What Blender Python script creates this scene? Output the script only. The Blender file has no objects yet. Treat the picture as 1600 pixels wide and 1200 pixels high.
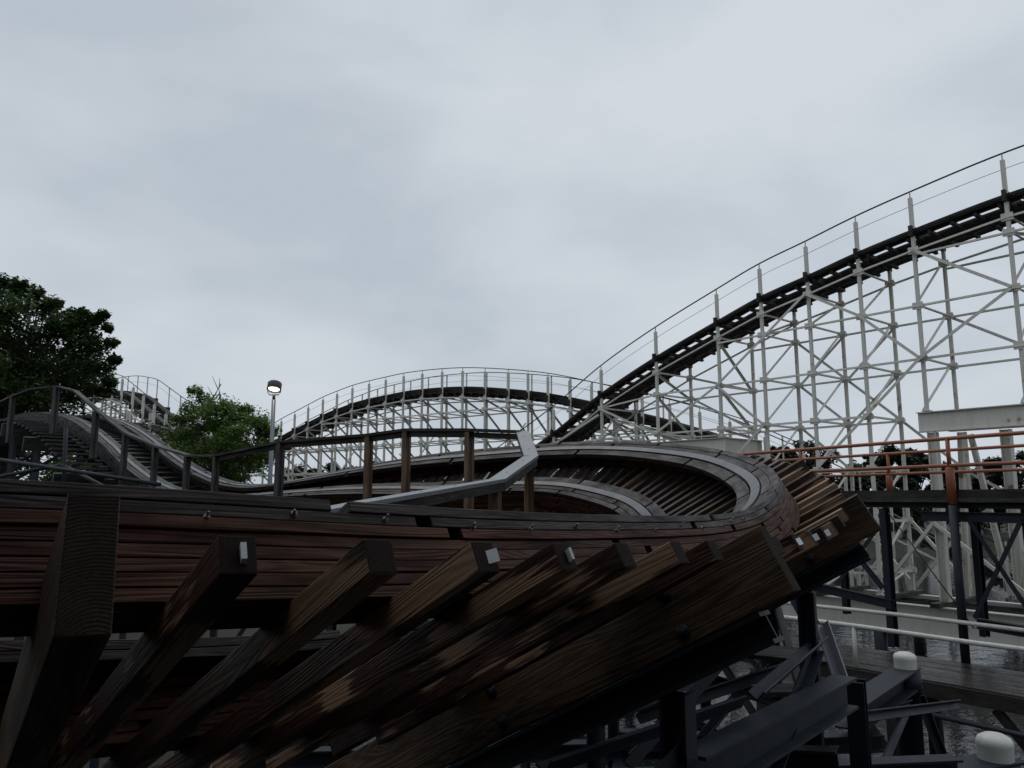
import bpy, math, random
from mathutils import Vector, Matrix
R = math.radians
random.seed(7)
SC = bpy.context.scene
COL = SC.collection
V = Vector
# ------------------------------------------------------------------ camera
F = 1200.0; PITCH = math.atan(0.15)                 # photo 1600x1200, horizon at y = 780
cam_d = bpy.data.cameras.new('camera'); cam = bpy.data.objects.new('camera', cam_d); COL.objects.link(cam)
cam_d.sensor_fit = 'HORIZONTAL'; cam_d.sensor_width = 36; cam_d.lens = 36 * F / 1600
cam_d.clip_start = 0.05; cam_d.clip_end = 3000
cam.location = (0, 0, 0); cam.rotation_euler = (math.pi / 2 + PITCH, 0, 0)
SC.camera = cam
# ------------------------------------------------------------------ exposure
SC.view_settings.view_transform = 'Standard'; SC.view_settings.look = 'None'
SC.view_settings.exposure = 0; SC.view_settings.gamma = 1
# ------------------------------------------------------------------ overcast sky
SUN_EL, SUN_AZ = R(62), R(-12)
w = bpy.data.worlds.new('World'); SC.world = w; w.use_nodes = True
nt = w.node_tree; nt.nodes.clear(); N = nt.nodes.new; L = nt.links.new
out = N('ShaderNodeOutputWorld'); bg = N('ShaderNodeBackground'); bg.inputs['Strength'].default_value = 0.1
sky = N('ShaderNodeTexSky'); sky.sky_type = 'NISHITA'; sky.sun_disc = False
sky.sun_elevation = SUN_EL; sky.sun_rotation = SUN_AZ; sky.dust_density = 3
tc = N('ShaderNodeTexCoord'); mp = N('ShaderNodeMapping'); mp.inputs['Scale'].default_value = (1.0, 1.0, 2.1)
mp.inputs['Location'].default_value = (0.35, 0.1, 0.2)
L(tc.outputs['Generated'], mp.inputs['Vector'])
n1 = N('ShaderNodeTexNoise'); n1.inputs['Scale'].default_value = 2.7; n1.inputs['Detail'].default_value = 6; n1.inputs['Roughness'].default_value = 0.46
n1.inputs['Distortion'].default_value = 0.15
L(mp.outputs['Vector'], n1.inputs['Vector'])
cr = N('ShaderNodeValToRGB'); e = cr.color_ramp.elements
e[0].position = 0.34; e[0].color = (4.78, 5.36, 5.98, 1); e[1].position = 0.66; e[1].color = (6.46, 6.92, 7.46, 1)
e2 = cr.color_ramp.elements.new(0.50); e2.color = (5.66, 6.22, 6.84, 1)
L(n1.outputs['Fac'], cr.inputs['Fac'])
# an overcast sky is about twice as bright overhead as low down
sp = N('ShaderNodeSeparateXYZ'); L(tc.outputs['Generated'], sp.inputs[0])
mr = N('ShaderNodeMapRange'); mr.inputs['From Min'].default_value = 0.62; mr.inputs['From Max'].default_value = 0.95
mr.inputs['To Min'].default_value = 1.0; mr.inputs['To Max'].default_value = 1.35; L(sp.outputs['Z'], mr.inputs['Value'])
my = N('ShaderNodeMapRange'); my.inputs['From Min'].default_value = -0.75; my.inputs['From Max'].default_value = 0.25   # sky behind the camera dimmed on purpose to darken faces turned to it
my.inputs['To Min'].default_value = 0.85; my.inputs['To Max'].default_value = 1.0; L(sp.outputs['Y'], my.inputs['Value'])
mm = N('ShaderNodeMath'); mm.operation = 'MULTIPLY'; L(mr.outputs['Result'], mm.inputs[0]); L(my.outputs['Result'], mm.inputs[1])
vm = N('ShaderNodeVectorMath'); vm.operation = 'SCALE'; L(cr.outputs['Color'], vm.inputs[0]); L(mm.outputs[0], vm.inputs['Scale'])
mx = N('ShaderNodeMixRGB'); mx.inputs['Fac'].default_value = 0.96
L(sky.outputs['Color'], mx.inputs['Color1']); L(vm.outputs['Vector'], mx.inputs['Color2'])
L(mx.outputs['Color'], bg.inputs['Color']); L(bg.outputs['Background'], out.inputs['Surface'])
sd = bpy.data.lights.new('sun', 'SUN'); sd.energy = 0.5; sd.angle = R(50); sd.color = (1, 0.97, 0.93)
sun = bpy.data.objects.new('sun', sd); COL.objects.link(sun)
sun.rotation_euler = V((math.sin(SUN_AZ) * math.cos(SUN_EL), math.cos(SUN_AZ) * math.cos(SUN_EL), math.sin(SUN_EL))).to_track_quat('Z', 'Y').to_euler()

# ------------------------------------------------------------------ helpers
CP, SP = math.cos(PITCH), math.sin(PITCH)
def ray(px, py):
    x = (px - 800) / F; y = (600 - py) / F
    return V((x, CP - y * SP, SP + y * CP))
def pt(px, py, Y):                                   # photo pixel at distance Y ahead of the camera
    r = ray(px, py); return r * (Y / r.y)
def on_line(px, py, A, B):                           # photo pixel on the upright plane through A-B
    r = ray(px, py); n = V((B[1] - A[1], -(B[0] - A[0]), 0)); a = V((A[0], A[1], 0))
    return r * (a.dot(n) / r.dot(n))
def lerp(a, b, t): return a + (b - a) * t
Z = V((0, 0, 1))

class MB:
    def __init__(s): s.v = []; s.f = []; s.uv = []; s.sm = []; s.ends = set()
    def face(s, idx, uv, smooth=False): s.f.append(idx); s.uv.append(uv); s.sm.append(smooth)
    def beam(s, p0, p1, w, h, up=Z, o=(0, 0), taper=1.0):
        """box from p0 to p1, w wide, h high (along up), section centre moved by o"""
        p0, p1 = V(p0), V(p1); t = p1 - p0; ln = t.length
        if ln < 1e-6: return
        t /= ln; side = t.cross(up)
        if side.length < 1e-4: side = t.cross(V((1, 0, 0)))
        side.normalize(); u = side.cross(t)
        b = len(s.v); u0 = random.random() * 50; v0 = random.random() * 50
        for p, k in ((p0, 1), (p1, taper)):
            c = p + side * o[0] + u * o[1]
            for sx, sy in ((-1, -1), (1, -1), (1, 1), (-1, 1)):
                s.v.append(c + side * (sx * w / 2 * k) + u * (sy * h / 2 * k))
        dims = (w, h, w, h); acc = 0
        for i in range(4):
            j = (i + 1) % 4
            s.face((b + i, b + j, b + 4 + j, b + 4 + i),
                   ((u0, v0 + acc), (u0, v0 + acc + dims[i]), (u0 + ln, v0 + acc + dims[i]), (u0 + ln, v0 + acc)))
            acc += dims[i]
        e = ((u0, v0), (u0 + h * .3, v0), (u0 + h * .3, v0 + w), (u0, v0 + w))
        s.ends |= {len(s.f), len(s.f) + 1}; s.face((b + 3, b + 2, b + 1, b), e); s.face((b + 4, b + 5, b + 6, b + 7), e)
    def ibeam(s, p0, p1, w, h, tf=0.018, tw=0.012, up=Z):
        s.beam(p0, p1, w, tf, up, (0, h / 2 - tf / 2)); s.beam(p0, p1, w, tf, up, (0, -h / 2 + tf / 2))
        s.beam(p0, p1, tw, h - 2 * tf - .002, up)
    def angle(s, p0, p1, a, th=0.012, up=Z):
        s.beam(p0, p1, a, th, up, (0, -a / 2)); s.beam(p0, p1, th, a - th, up, (-a / 2 + th / 2, th / 2))
    def tube(s, pts, r, n=10, cap=True):
        pts = [V(p) for p in pts]; rings = []; u = random.random() * 20
        for i, p in enumerate(pts):
            t = (pts[min(i + 1, len(pts) - 1)] - pts[max(i - 1, 0)]).normalized()
            a = t.cross(Z if abs(t.z) < .9 else V((1, 0, 0))).normalized(); b = a.cross(t)
            rr = r[i] if isinstance(r, (list, tuple)) else r
            k = len(s.v)
            for j in range(n):
                an = 2 * math.pi * j / n; s.v.append(p + a * (math.cos(an) * rr) + b * (math.sin(an) * rr))
            rings.append(k)
        for i in range(len(rings) - 1):
            l = (pts[i + 1] - pts[i]).length; rr = r[i] if isinstance(r, (list, tuple)) else r
            for j in range(n):
                q = (j + 1) % n; v1, v2 = j / n * 6.28 * rr, (j + 1) / n * 6.28 * rr
                s.face((rings[i] + j, rings[i + 1] + j, rings[i + 1] + q, rings[i] + q), ((u, v1), (u + l, v1), (u + l, v2), (u, v2)), True)
            u += l
        if cap:
            s.face(tuple(rings[0] + j for j in range(n)), tuple((0, 0) for _ in range(n)))
            s.face(tuple(rings[-1] + j for j in reversed(range(n))), tuple((0, 0) for _ in range(n)))
    def sweep(s, fr, a0, a1, b0, b1, jit=0.0):
        """board along a run of frames (o, d, u); section a0..a1 along d, b0..b1 along u"""
        if len(fr) < 2: return
        u0 = random.random() * 50; v0 = random.random() * 50; k0 = len(s.v); ja = random.uniform(-jit, jit)
        for (o, d, u) in fr:
            for a, b in ((a0, b0), (a1, b0), (a1, b1), (a0, b1)): s.v.append(o + d * (a + ja) + u * b)
        dims = (a1 - a0, b1 - b0, a1 - a0, b1 - b0); ul = u0
        for i in range(len(fr) - 1):
            ln = (fr[i + 1][0] - fr[i][0]).length; acc = v0; b = k0 + 4 * i
            for q in range(4):
                r = (q + 1) % 4
                s.face((b + q, b + 4 + q, b + 4 + r, b + r), ((ul, acc), (ul + ln, acc), (ul + ln, acc + dims[q]), (ul, acc + dims[q])))
                acc += dims[q]
            ul += ln
        e = ((u0, v0), (u0 + .05, v0), (u0 + .05, v0 + .1), (u0, v0 + .1)); b = k0 + 4 * (len(fr) - 1)
        s.face((k0, k0 + 1, k0 + 2, k0 + 3), e); s.face((b + 3, b + 2, b + 1, b), e)
    def lathe(s, c, prof, n=24, axis=Z):
        axis = V(axis).normalized(); a = axis.orthogonal().normalized(); b = axis.cross(a); k = len(s.v); c = V(c)
        for r, z in prof:
            for j in range(n):
                an = 2 * math.pi * j / n; s.v.append(c + axis * z + a * (r * math.cos(an)) + b * (r * math.sin(an)))
        for i in range(len(prof) - 1):
            for j in range(n):
                q = (j + 1) % n
                s.face((k + i * n + j, k + i * n + q, k + (i + 1) * n + q, k + (i + 1) * n + j), ((j / n, i), ((j + 1) / n, i), ((j + 1) / n, i + 1), (j / n, i + 1)), True)
    def quad(s, a, b, c, d):
        k = len(s.v); s.v += [V(a), V(b), V(c), V(d)]; s.face((k, k + 1, k + 2, k + 3), ((0, 0), (1, 0), (1, 1), (0, 1)))
    def build(s, name, mat, parent=None, label=None, local=False):
        me = bpy.data.meshes.new(name)
        off = V((0, 0, 0))
        if parent is not None and not local:
            p = parent
            while p is not None: off = off + V(p.location); p = p.parent
        me.from_pydata([tuple(v - off) for v in s.v], [], s.f)
        uvl = me.uv_layers.new(name='UVMap'); buf = []
        for u in s.uv:
            for q in u: buf += [q[0], q[1]]
        uvl.data.foreach_set('uv', buf)
        me.polygons.foreach_set('use_smooth', s.sm); me.materials.append(mat)
        if mat.name in ENDS:
            me.materials.append(M['endgrain'])
            for i in s.ends: me.polygons[i].material_index = 1
        me.update()
        o = bpy.data.objects.new(name, me); COL.objects.link(o)
        if parent is not None: o.parent = parent
        if label: o['label'] = label
        return o
def empty(name, loc, label, cat, group=None):
    o = bpy.data.objects.new(name, None); COL.objects.link(o); o.location = loc; o.empty_display_size = .2
    return tag(o, label, cat, group)
def tag(o, label, cat, group=None):
    o['label'] = label; o['category'] = cat
    if group: o['group'] = group
    return o
def bev(o, wd):
    m = o.modifiers.new('Bevel', 'BEVEL'); m.width = wd; m.segments = 2; m.limit_method = 'ANGLE'; m.angle_limit = R(50); return o
def kind(o, k): o['kind'] = k; return o

# ------------------------------------------------------------------ materials
def newmat(name):
    m = bpy.data.materials.new(name); m.use_nodes = True
    t = m.node_tree; t.nodes.clear(); o = t.nodes.new('ShaderNodeOutputMaterial'); b = t.nodes.new('ShaderNodeBsdfPrincipled')
    t.links.new(b.outputs[0], o.inputs[0]); return m, t, b
def ramp(t, fac, stops):
    r = t.nodes.new('ShaderNodeValToRGB'); el = r.color_ramp.elements
    while len(el) < len(stops): el.new(0.5)
    for k, (p, c) in zip(el, stops): k.position = p; k.color = (*c, 1) if len(c) == 3 else c
    t.links.new(fac, r.inputs['Fac']); return r.outputs['Color']
def math_(t, op, a, b=None):
    n = t.nodes.new('ShaderNodeMath'); n.operation = op
    for i, x in enumerate((a, b)):
        if x is None: continue
        if isinstance(x, (int, float)): n.inputs[i].default_value = x
        else: t.links.new(x, n.inputs[i])
    return n.outputs[0]
def noise(t, vec, scale, detail=4, rough=.55, dist=0):
    n = t.nodes.new('ShaderNodeTexNoise'); n.inputs['Scale'].default_value = scale; n.inputs['Detail'].default_value = detail
    n.inputs['Roughness'].default_value = rough; n.inputs['Distortion'].default_value = dist
    if vec is not None: t.links.new(vec, n.inputs['Vector'])
    return n.outputs['Fac']
def mixc(t, fac, a, b, mode='MIX'):
    n = t.nodes.new('ShaderNodeMixRGB'); n.blend_type = mode
    for i, x in ((0, fac), (1, a), (2, b)):
        if isinstance(x, (int, float)): n.inputs[i].default_value = x
        elif isinstance(x, tuple): n.inputs[i].default_value = (*x, 1)
        else: t.links.new(x, n.inputs[i])
    return n.outputs[0]
def mapping(t, src, scale):
    m = t.nodes.new('ShaderNodeMapping'); m.inputs['Scale'].default_value = scale; t.links.new(src, m.inputs['Vector']); return m
def bump(t, b, h, strength, dist=0.01):
    n = t.nodes.new('ShaderNodeBump'); n.inputs['Strength'].default_value = strength; n.inputs['Distance'].default_value = dist
    t.links.new(h, n.inputs['Height']); t.links.new(n.outputs[0], b.inputs['Normal'])
def wood(name, dark, mid, light, rough=(.35, .7), spec=.5, bscale=1.0, stain=0.5, ring=.16, bare=None):
    m, t, b = newmat(name)
    tcn = t.nodes.new('ShaderNodeTexCoord'); oi = t.nodes.new('ShaderNodeObjectInfo')
    add = t.nodes.new('ShaderNodeVectorMath'); add.operation = 'ADD'; t.links.new(tcn.outputs['UV'], add.inputs[0])
    cmb = t.nodes.new('ShaderNodeCombineXYZ'); k = math_(t, 'MULTIPLY', oi.outputs['Random'], 91.0)
    t.links.new(k, cmb.inputs[0]); t.links.new(k, cmb.inputs[1]); t.links.new(cmb.outputs[0], add.inputs[1])
    uv = add.outputs[0]
    rings = noise(t, mapping(t, uv, (.55, 9, 1)).outputs[0], 1.0, 2, .45, .25)      # growth rings cut along the board
    vo = t.nodes.new('ShaderNodeTexVoronoi'); vo.inputs['Scale'].default_value = 1.0; t.links.new(mapping(t, uv, (1.3, 5.5, 1)).outputs[0], vo.inputs['Vector'])
    kd = vo.outputs['Distance']; kn = math_(t, 'DIVIDE', .012, math_(t, 'ADD', math_(t, 'MULTIPLY', kd, kd), .02))
    rings = math_(t, 'ADD', rings, math_(t, 'MULTIPLY', kn, .45))
    rg = math_(t, 'SINE', math_(t, 'MULTIPLY', rings, 110.0))
    fine = noise(t, mapping(t, uv, (5, 210, 1)).outputs[0], 1.0, 3, .6)
    patch = noise(t, mapping(t, uv, (.9, 2.2, 1)).outputs[0], 1.0, 3, .6)
    blot = noise(t, mapping(t, uv, (2.5, 9, 1)).outputs[0], 1.0, 5, .65)
    f = math_(t, 'ADD', math_(t, 'MULTIPLY', rg, ring), math_(t, 'MULTIPLY', fine, .55))
    f = math_(t, 'SUBTRACT', f, math_(t, 'MULTIPLY', ramp(t, kd, [(.04, (1, 1, 1)), (.10, (0, 0, 0))]), .5))
    f = math_(t, 'ADD', f, math_(t, 'MULTIPLY', math_(t, 'SUBTRACT', patch, .5), 1.3)); f = math_(t, 'ADD', f, .25)
    c = ramp(t, f, [(.25, dark), (.52, mid), (.85, light)])
    c2 = mixc(t, math_(t, 'MULTIPLY', ramp(t, blot, [(.5, (0, 0, 0)), (.62, (1, 1, 1))]), stain), c, tuple(x * .45 for x in dark))
    if bare:                                            # patches where the stain has worn off
        bn_ = math_(t, 'ADD', math_(t, 'MULTIPLY', noise(t, mapping(t, uv, (1.3, 3.0, 1)).outputs[0], 1.0, 2, .5), .82), math_(t, 'MULTIPLY', noise(t, mapping(t, uv, (4, 70, 1)).outputs[0], 1.0, 2, .5), .18))
        lt_ = ramp(t, f, [(.25, tuple(x * .45 for x in bare)), (.55, tuple(x * .8 for x in bare)), (.85, bare)])
        c2 = mixc(t, ramp(t, bn_, [(.505, (0, 0, 0)), (.53, (1, 1, 1))]), c2, lt_)
    t.links.new(c2, b.inputs['Base Color'])
    rr = t.nodes.new('ShaderNodeMapRange'); rr.inputs['To Min'].default_value = rough[0]; rr.inputs['To Max'].default_value = rough[1]
    t.links.new(blot, rr.inputs['Value']); rr.inputs['From Min'].default_value = .3; rr.inputs['From Max'].default_value = .7
    t.links.new(rr.outputs[0], b.inputs['Roughness']); b.inputs['Specular IOR Level'].default_value = spec
    bump(t, b, math_(t, 'ADD', math_(t, 'MULTIPLY', rg, .35), fine), .5 * bscale, .004)
    return m
def metal_paint(name, col, rust, amount=.35, rough=.45, metallic=0, scale=6, dirt=(.2, .17, .13), spec=.5):
    m, t, b = newmat(name)
    tcn = t.nodes.new('ShaderNodeTexCoord'); ob = tcn.outputs['Object']
    a = noise(t, ob, scale * .35, 6, .65); s = noise(t, mapping(t, ob, (6, 6, .8)).outputs[0], 1.0, 5, .7)
    g = noise(t, ob, scale * 9, 3, .6)
    c = mixc(t, math_(t, 'MULTIPLY', ramp(t, s, [(.45, (0, 0, 0)), (.75, (1, 1, 1))]), .55), col, dirt)
    c = mixc(t, ramp(t, a, [(.72 - amount * .35, (0, 0, 0)), (.80 - amount * .3, (1, 1, 1))]), c, rust)
    c = mixc(t, math_(t, 'MULTIPLY', g, .25), c, tuple(x * .6 for x in col))
    t.links.new(c, b.inputs['Base Color']); b.inputs['Metallic'].default_value = metallic; b.inputs['Specular IOR Level'].default_value = spec
    rr = t.nodes.new('ShaderNodeMapRange'); rr.inputs['To Min'].default_value = rough * .7; rr.inputs['To Max'].default_value = rough * 1.4
    t.links.new(a, rr.inputs['Value']); t.links.new(rr.outputs[0], b.inputs['Roughness'])
    bump(t, b, g, .15, .004); return m
def plain(name, col, rough=.5, metallic=0, emit=None):
    m, t, b = newmat(name); tcn = t.nodes.new('ShaderNodeTexCoord')
    g = noise(t, tcn.outputs['Object'], 14, 4, .6)
    t.links.new(mixc(t, math_(t, 'MULTIPLY', g, .5), col, tuple(x * .55 for x in col)), b.inputs['Base Color'])
    b.inputs['Roughness'].default_value = rough; b.inputs['Metallic'].default_value = metallic
    if emit: b.inputs['Emission Color'].default_value = (*emit[0], 1); b.inputs['Emission Strength'].default_value = emit[1]
    return m
def leafmat(name, a, bcol, c):
    m, t, b = newmat(name); tcn = t.nodes.new('ShaderNodeTexCoord')
    n = noise(t, tcn.outputs['Object'], 1.1, 3, .6); n2 = noise(t, tcn.outputs['Object'], 9, 2, .6)
    f = math_(t, 'ADD', math_(t, 'MULTIPLY', n, .6), math_(t, 'MULTIPLY', n2, .4))
    t.links.new(ramp(t, f, [(.36, a), (.5, bcol), (.66, c)]), b.inputs['Base Color'])
    b.inputs['Roughness'].default_value = .5
    tr = t.nodes.new('ShaderNodeBsdfTranslucent'); t.links.new(b.inputs['Base Color'].links[0].from_socket, tr.inputs[0])
    ms = t.nodes.new('ShaderNodeMixShader'); ms.inputs[0].default_value = .42
    o = [x for x in t.nodes if x.type == 'OUTPUT_MATERIAL'][0]
    t.links.new(b.outputs[0], ms.inputs[1]); t.links.new(tr.outputs[0], ms.inputs[2]); t.links.new(ms.outputs[0], o.inputs[0])
    return m
M = {}; ENDS = ('bare_tie', 'brown_plank', 'wet_dark_tie')
M['stack'] = wood('stained_board', (.018, .0058, .0030), (.054, .0185, .0088), (.100, .040, .020), (.45, .8), .18, 1.0, .5, .10)
M['tie'] = wood('bare_tie', (.014, .0055, .0034), (.036, .0145, .008), (.064, .029, .017), (.5, .8), .22, .8, .6, .08, (.30, .185, .112))
M['ledger'] = wood('brown_plank', (.032, .0185, .0105), (.076, .047, .027), (.130, .086, .053), (.5, .85), .2, .9, .5, .13)
M['top'] = wood('wet_grey_board', (.010, .0060, .0048), (.023, .0145, .0118), (.042, .031, .028), (.30, .74), .20, .9, .5, .10)
def endgrain():
    m, t, b = newmat('end_grain'); tcn = t.nodes.new('ShaderNodeTexCoord'); oi = t.nodes.new('ShaderNodeObjectInfo')
    g = mapping(t, tcn.outputs['Generated'], (0, .10, .26)); g.inputs['Location'].default_value = (0, -.07, .04)
    ln = t.nodes.new('ShaderNodeVectorMath'); ln.operation = 'LENGTH'; t.links.new(g.outputs[0], ln.inputs[0])
    ob = tcn.outputs['Object']; wob = noise(t, ob, 9, 3, .6)
    rg = math_(t, 'SINE', math_(t, 'MULTIPLY', math_(t, 'ADD', ln.outputs['Value'], math_(t, 'MULTIPLY', wob, .02)), 900))
    fine = noise(t, ob, 120, 3, .7); pt_ = noise(t, ob, 7, 4, .6)
    f = math_(t, 'ADD', math_(t, 'MULTIPLY', rg, .035), math_(t, 'ADD', math_(t, 'MULTIPLY', fine, .5), math_(t, 'MULTIPLY', pt_, .5)))
    t.links.new(ramp(t, f, [(.3, (.008, .005, .004)), (.52, (.019, .012, .009)), (.8, (.036, .024, .018))]), b.inputs['Base Color'])
    b.inputs['Roughness'].default_value = .85; b.inputs['Specular IOR Level'].default_value = .15
    bump(t, b, math_(t, 'ADD', math_(t, 'MULTIPLY', rg, .4), math_(t, 'MULTIPLY', fine, 2)), .4, .002); return m
M['endgrain'] = endgrain()
M['darktie'] = wood('wet_dark_tie', (.010, .006, .0042), (.028, .0155, .0098), (.055, .032, .021), (.3, .65), .35, 1, .5, .1)
M['greywood'] = wood('weathered_grey_wood', (.013, .012, .0115), (.034, .032, .0295), (.072, .068, .061), (.45, .8), .3, 1, .5, .1)
M['darkwood'] = wood('dark_creosote_wood', (.008, .0065, .0055), (.019, .015, .0125), (.042, .035, .029), (.5, .85), .35, 1, .5, .1)
M['postwood'] = wood('amber_post_wood', (.038, .019, .010), (.10, .052, .026), (.175, .102, .055), (.4, .7), .4, 1, .5, .12)
M['deckwood'] = wood('wet_deck_wood', (.010, .009, .008), (.026, .022, .020), (.052, .046, .042), (.14, .5), .5, 1, .5, .08)
M['rail'] = metal_paint('worn_steel_strap', (.040, .044, .054), (.045, .036, .032), .1, .34, .3, 4)
M['galv'] = metal_paint('galvanised_metal', (.17, .18, .205), (.12, .12, .13), .1, .36, .5, 5)
M['bolt'] = plain('zinc_bolt', (.17, .16, .15), .5, .7)
M['white'] = metal_paint('white_paint', (.61, .595, .535), (.24, .135, .075), .25, .5, 0, 5, (.42, .39, .33))
M['whiterust'] = metal_paint('white_paint_rusty', (.64, .62, .56), (.19, .095, .045), .42, .55, 0, 6, (.36, .31, .23))
M['steel'] = metal_paint('blue_black_steel', (.013, .017, .025), (.035, .030, .030), .2, .5, 0, 6, (.03, .035, .045), .22)
M['steelgrey'] = metal_paint('slate_steel', (.015, .020, .028), (.028, .026, .025), .2, .5, 0, 6, (.05, .055, .06), .28)
M['orange'] = metal_paint('orange_paint', (.28, .080, .032), (.11, .048, .028), .4, .42, 0, 6, (.26, .09, .045))
M['cap'] = metal_paint('white_plastic', (.60, .60, .55), (.34, .31, .24), .12, .4, 0, 8, (.36, .34, .28))
M['paper'] = plain('paper', (.72, .75, .76), .8)
M['pipe'] = metal_paint('chipped_white_pipe', (.58, .58, .54), (.22, .17, .12), .35, .5, 0, 9, (.30, .27, .22))
M['lampblack'] = plain('lamp_housing', (.035, .030, .028), .5)
M['bulb'] = plain('lit_lamp', (1, .97, .9), .5, 0, ((1, .96, .88), 9))
M['bark'] = plain('bark', (.06, .05, .042), .9)
M['rubber'] = plain('rubber', (.006, .006, .0065), .85)
M['black'] = plain('black_beam', (.012, .012, .013), .6)

# ------------------------------------------------------------------ the banked curve
CTRL = [  # photo pixel and distance of the upper outer edge of the outer rail, near left round to far left
    (-3600, 600, 1.0), (-1408, 684, 1.27), (-439, 729, 1.55), (0, 745, 1.74), (200, 757, 1.90), (400, 772, 2.10), (600, 788, 2.38), (800, 800, 2.82), (975, 805, 3.45),
    (1100, 806, 4.15), (1170, 796, 4.85), (1207, 774, 5.55), (1217, 752, 6.25), (1213, 737, 6.9), (1195, 724, 7.6), (1152, 708, 8.7),
    (1100, 698, 9.6), (1000, 690, 10.9), (900, 690, 11.8), (800, 697, 12.5), (700, 706, 13.1), (600, 721, 13.7), (500, 741, 14.3), (430, 755, 14.8)]
HUMP = [(385, 756, 15.2), (342, 744, 15.8), (300, 722, 16.6), (268, 699, 17.4), (230, 672, 18.5), (192, 656, 19.7), (150, 650, 21.2), (108, 655, 23), (60, 672, 25), (0, 700, 27)]
def catmull(P, step):
    out = []
    for i in range(len(P) - 1):
        p0 = P[max(i - 1, 0)]; p1 = P[i]; p2 = P[i + 1]; p3 = P[min(i + 2, len(P) - 1)]
        n = max(2, int((p2 - p1).length / step))
        for k in range(n):
            t = k / n
            out.append(.5 * ((2 * p1) + (p2 - p0) * t + (2 * p0 - 5 * p1 + 4 * p2 - p3) * t * t + (3 * p1 - p0 - 3 * p2 + p3) * t ** 3))
    out.append(P[-1]); return out
raw = [pt(*c) for c in CTRL + HUMP]
path = catmull(raw, .03)
def smooth(p, it):
    for _ in range(it):
        p = [p[0]] + [(p[i - 1] + p[i] * 2 + p[i + 1]) / 4 for i in range(1, len(p) - 1)] + [p[-1]]
    return p
def resample(p, ds):
    out = [p[0]]; acc = 0; i = 0; cur = p[0]
    for i in range(1, len(p)):
        seg = (p[i] - cur).length
        while acc + seg >= ds:
            cur = cur + (p[i] - cur) * ((ds - acc) / seg); out.append(cur.copy()); seg = (p[i] - cur).length; acc = 0
        acc += seg; cur = p[i]
    return out
DS = .06
path = resample(smooth(resample(path, DS), 60), DS)
# bank by distance ahead along the far part
FR = []
def bank_at(i, p):
    n = len(path); y = p.y; 
    return BANK[i]
join = min(range(len(path)), key=lambda i: (path[i] - pt(430, 755, 14.8)).length)
BANK = []
for i in range(len(path)):
    f = i / join
    if f < .45: b = 26 + 5 * (f / .45)
    elif f < .80: b = 31
    elif f < 1.0: b = 31 - 19 * (f - .80) / .20
    else: b = max(0, 12 - 12 * (i - join) * DS / 4.0)
    BANK.append(R(b))
for i, p in enumerate(path):
    t = path[min(i + 4, len(path) - 1)] - path[max(i - 4, 0)]
    th = V((t.x, t.y, 0)).normalized(); n = V((-th.y, th.x, 0)); b = BANK[i]
    d = n * math.cos(b) - Z * math.sin(b); tt = t.normalized(); d = (d - tt * d.dot(tt)).normalized(); u = tt.cross(d).normalized()
    if u.z < 0: u = -u
    FR.append((p, d, u))
def layered(mb, fr, a0, a1, b_top, th, n, gap=.05, seed=0, step=0.0, jit=.003, minl=1.1, maxl=2.6):
    rnd = random.Random(seed)
    for k in range(n):
        i = -int(rnd.uniform(0, 2) / DS); bt = b_top - k * th
        while i < len(fr) - 1:
            L_ = int(rnd.uniform(minl, maxl) / DS); g = max(1, int(rnd.uniform(.4, 1) * gap / DS + .5))
            s0 = max(i, 0); s1 = min(i + L_, len(fr) - 1)
            if s1 - s0 >= 2: mb.sweep(fr[s0:s1 + 1], a0 + step * k, a1, bt - th + .003, bt, jit)
            i = i + L_ + g
GA = 1.12    # outer edge to outer edge of the two rails
def rail_parts(parent, fr, seed, label_o, label_i, mats):
    for (o, nm, sgn, lab) in ((0, 'rail_stack', 1, label_o), (GA, 'rail_stack', -1, label_i)):
        mb = MB()
        if sgn == 1:
            layered(mb, fr, o, o + .20, -.076, .0375, 6, .06, seed + 1, 0, .005)
            mb2 = MB(); layered(mb2, fr, o, o + .075, 0, .038, 2, .07, seed + 2, 0, .004); layered(mb2, fr, o + .081, o + .160, -.002, .038, 2, .05, seed + 12, 0, .002); layered(mb2, fr, o + .166, o + .262, -.012, .032, 2, .01, seed + 3); layered(mb2, fr, o + .276, o + .40, 0, .038, 2, .03, seed + 13)
            st = MB(); st.sweep(fr, o + .170, o + .256, -.011, .010); tie_core = MB(); tie_core.sweep(fr, o + .05, o + .16, -.29, -.08)
        else:
            layered(mb, fr, o + .16, o + .34, -.076, .0375, 6, .07, seed + 4, 0, .005)
            mb2 = MB(); layered(mb2, fr, o - .04, o + .075, 0, .038, 2, .03, seed + 5); layered(mb2, fr, o + .088, o + .184, -.012, .032, 2, .01, seed + 15); layered(mb2, fr, o + .190, o + .262, 0, .038, 2, .05, seed + 6); layered(mb2, fr, o + .268, o + .34, -.002, .038, 2, .06, seed + 16)
            st = MB(); st.sweep(fr, o + .092, o + .180, -.011, .010); tie_core = MB(); tie_core.sweep(fr, o + .20, o + .30, -.29, -.08)
        for k in range(len(tie_core.v)): pass
        base = len(mb.v); mb.v += tie_core.v; mb.f += [tuple(q + base for q in f) for f in tie_core.f]; mb.uv += tie_core.uv; mb.sm += tie_core.sm
        ob = mb.build(nm, mats[0], parent, lab); bev(ob, .003)
        bev(mb2.build('top_board', mats[1], ob), .003); st.build('running_rail', M['rail'], ob)
def frame_mat(fr, loc):
    o, d, u = fr; t = d.cross(u); m = Matrix(((d.x, t.x, u.x, o.x - loc.x), (d.y, t.y, u.y, o.y - loc.y), (d.z, t.z, u.z, o.z - loc.z), (0, 0, 0, 1))); return m
turn_loc = V((0, 7, -5))
turn = empty('banked_curve', turn_loc, 'banked wooden coaster curve of stained laminated boards sweeping round in the foreground', 'coaster track')
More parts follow.
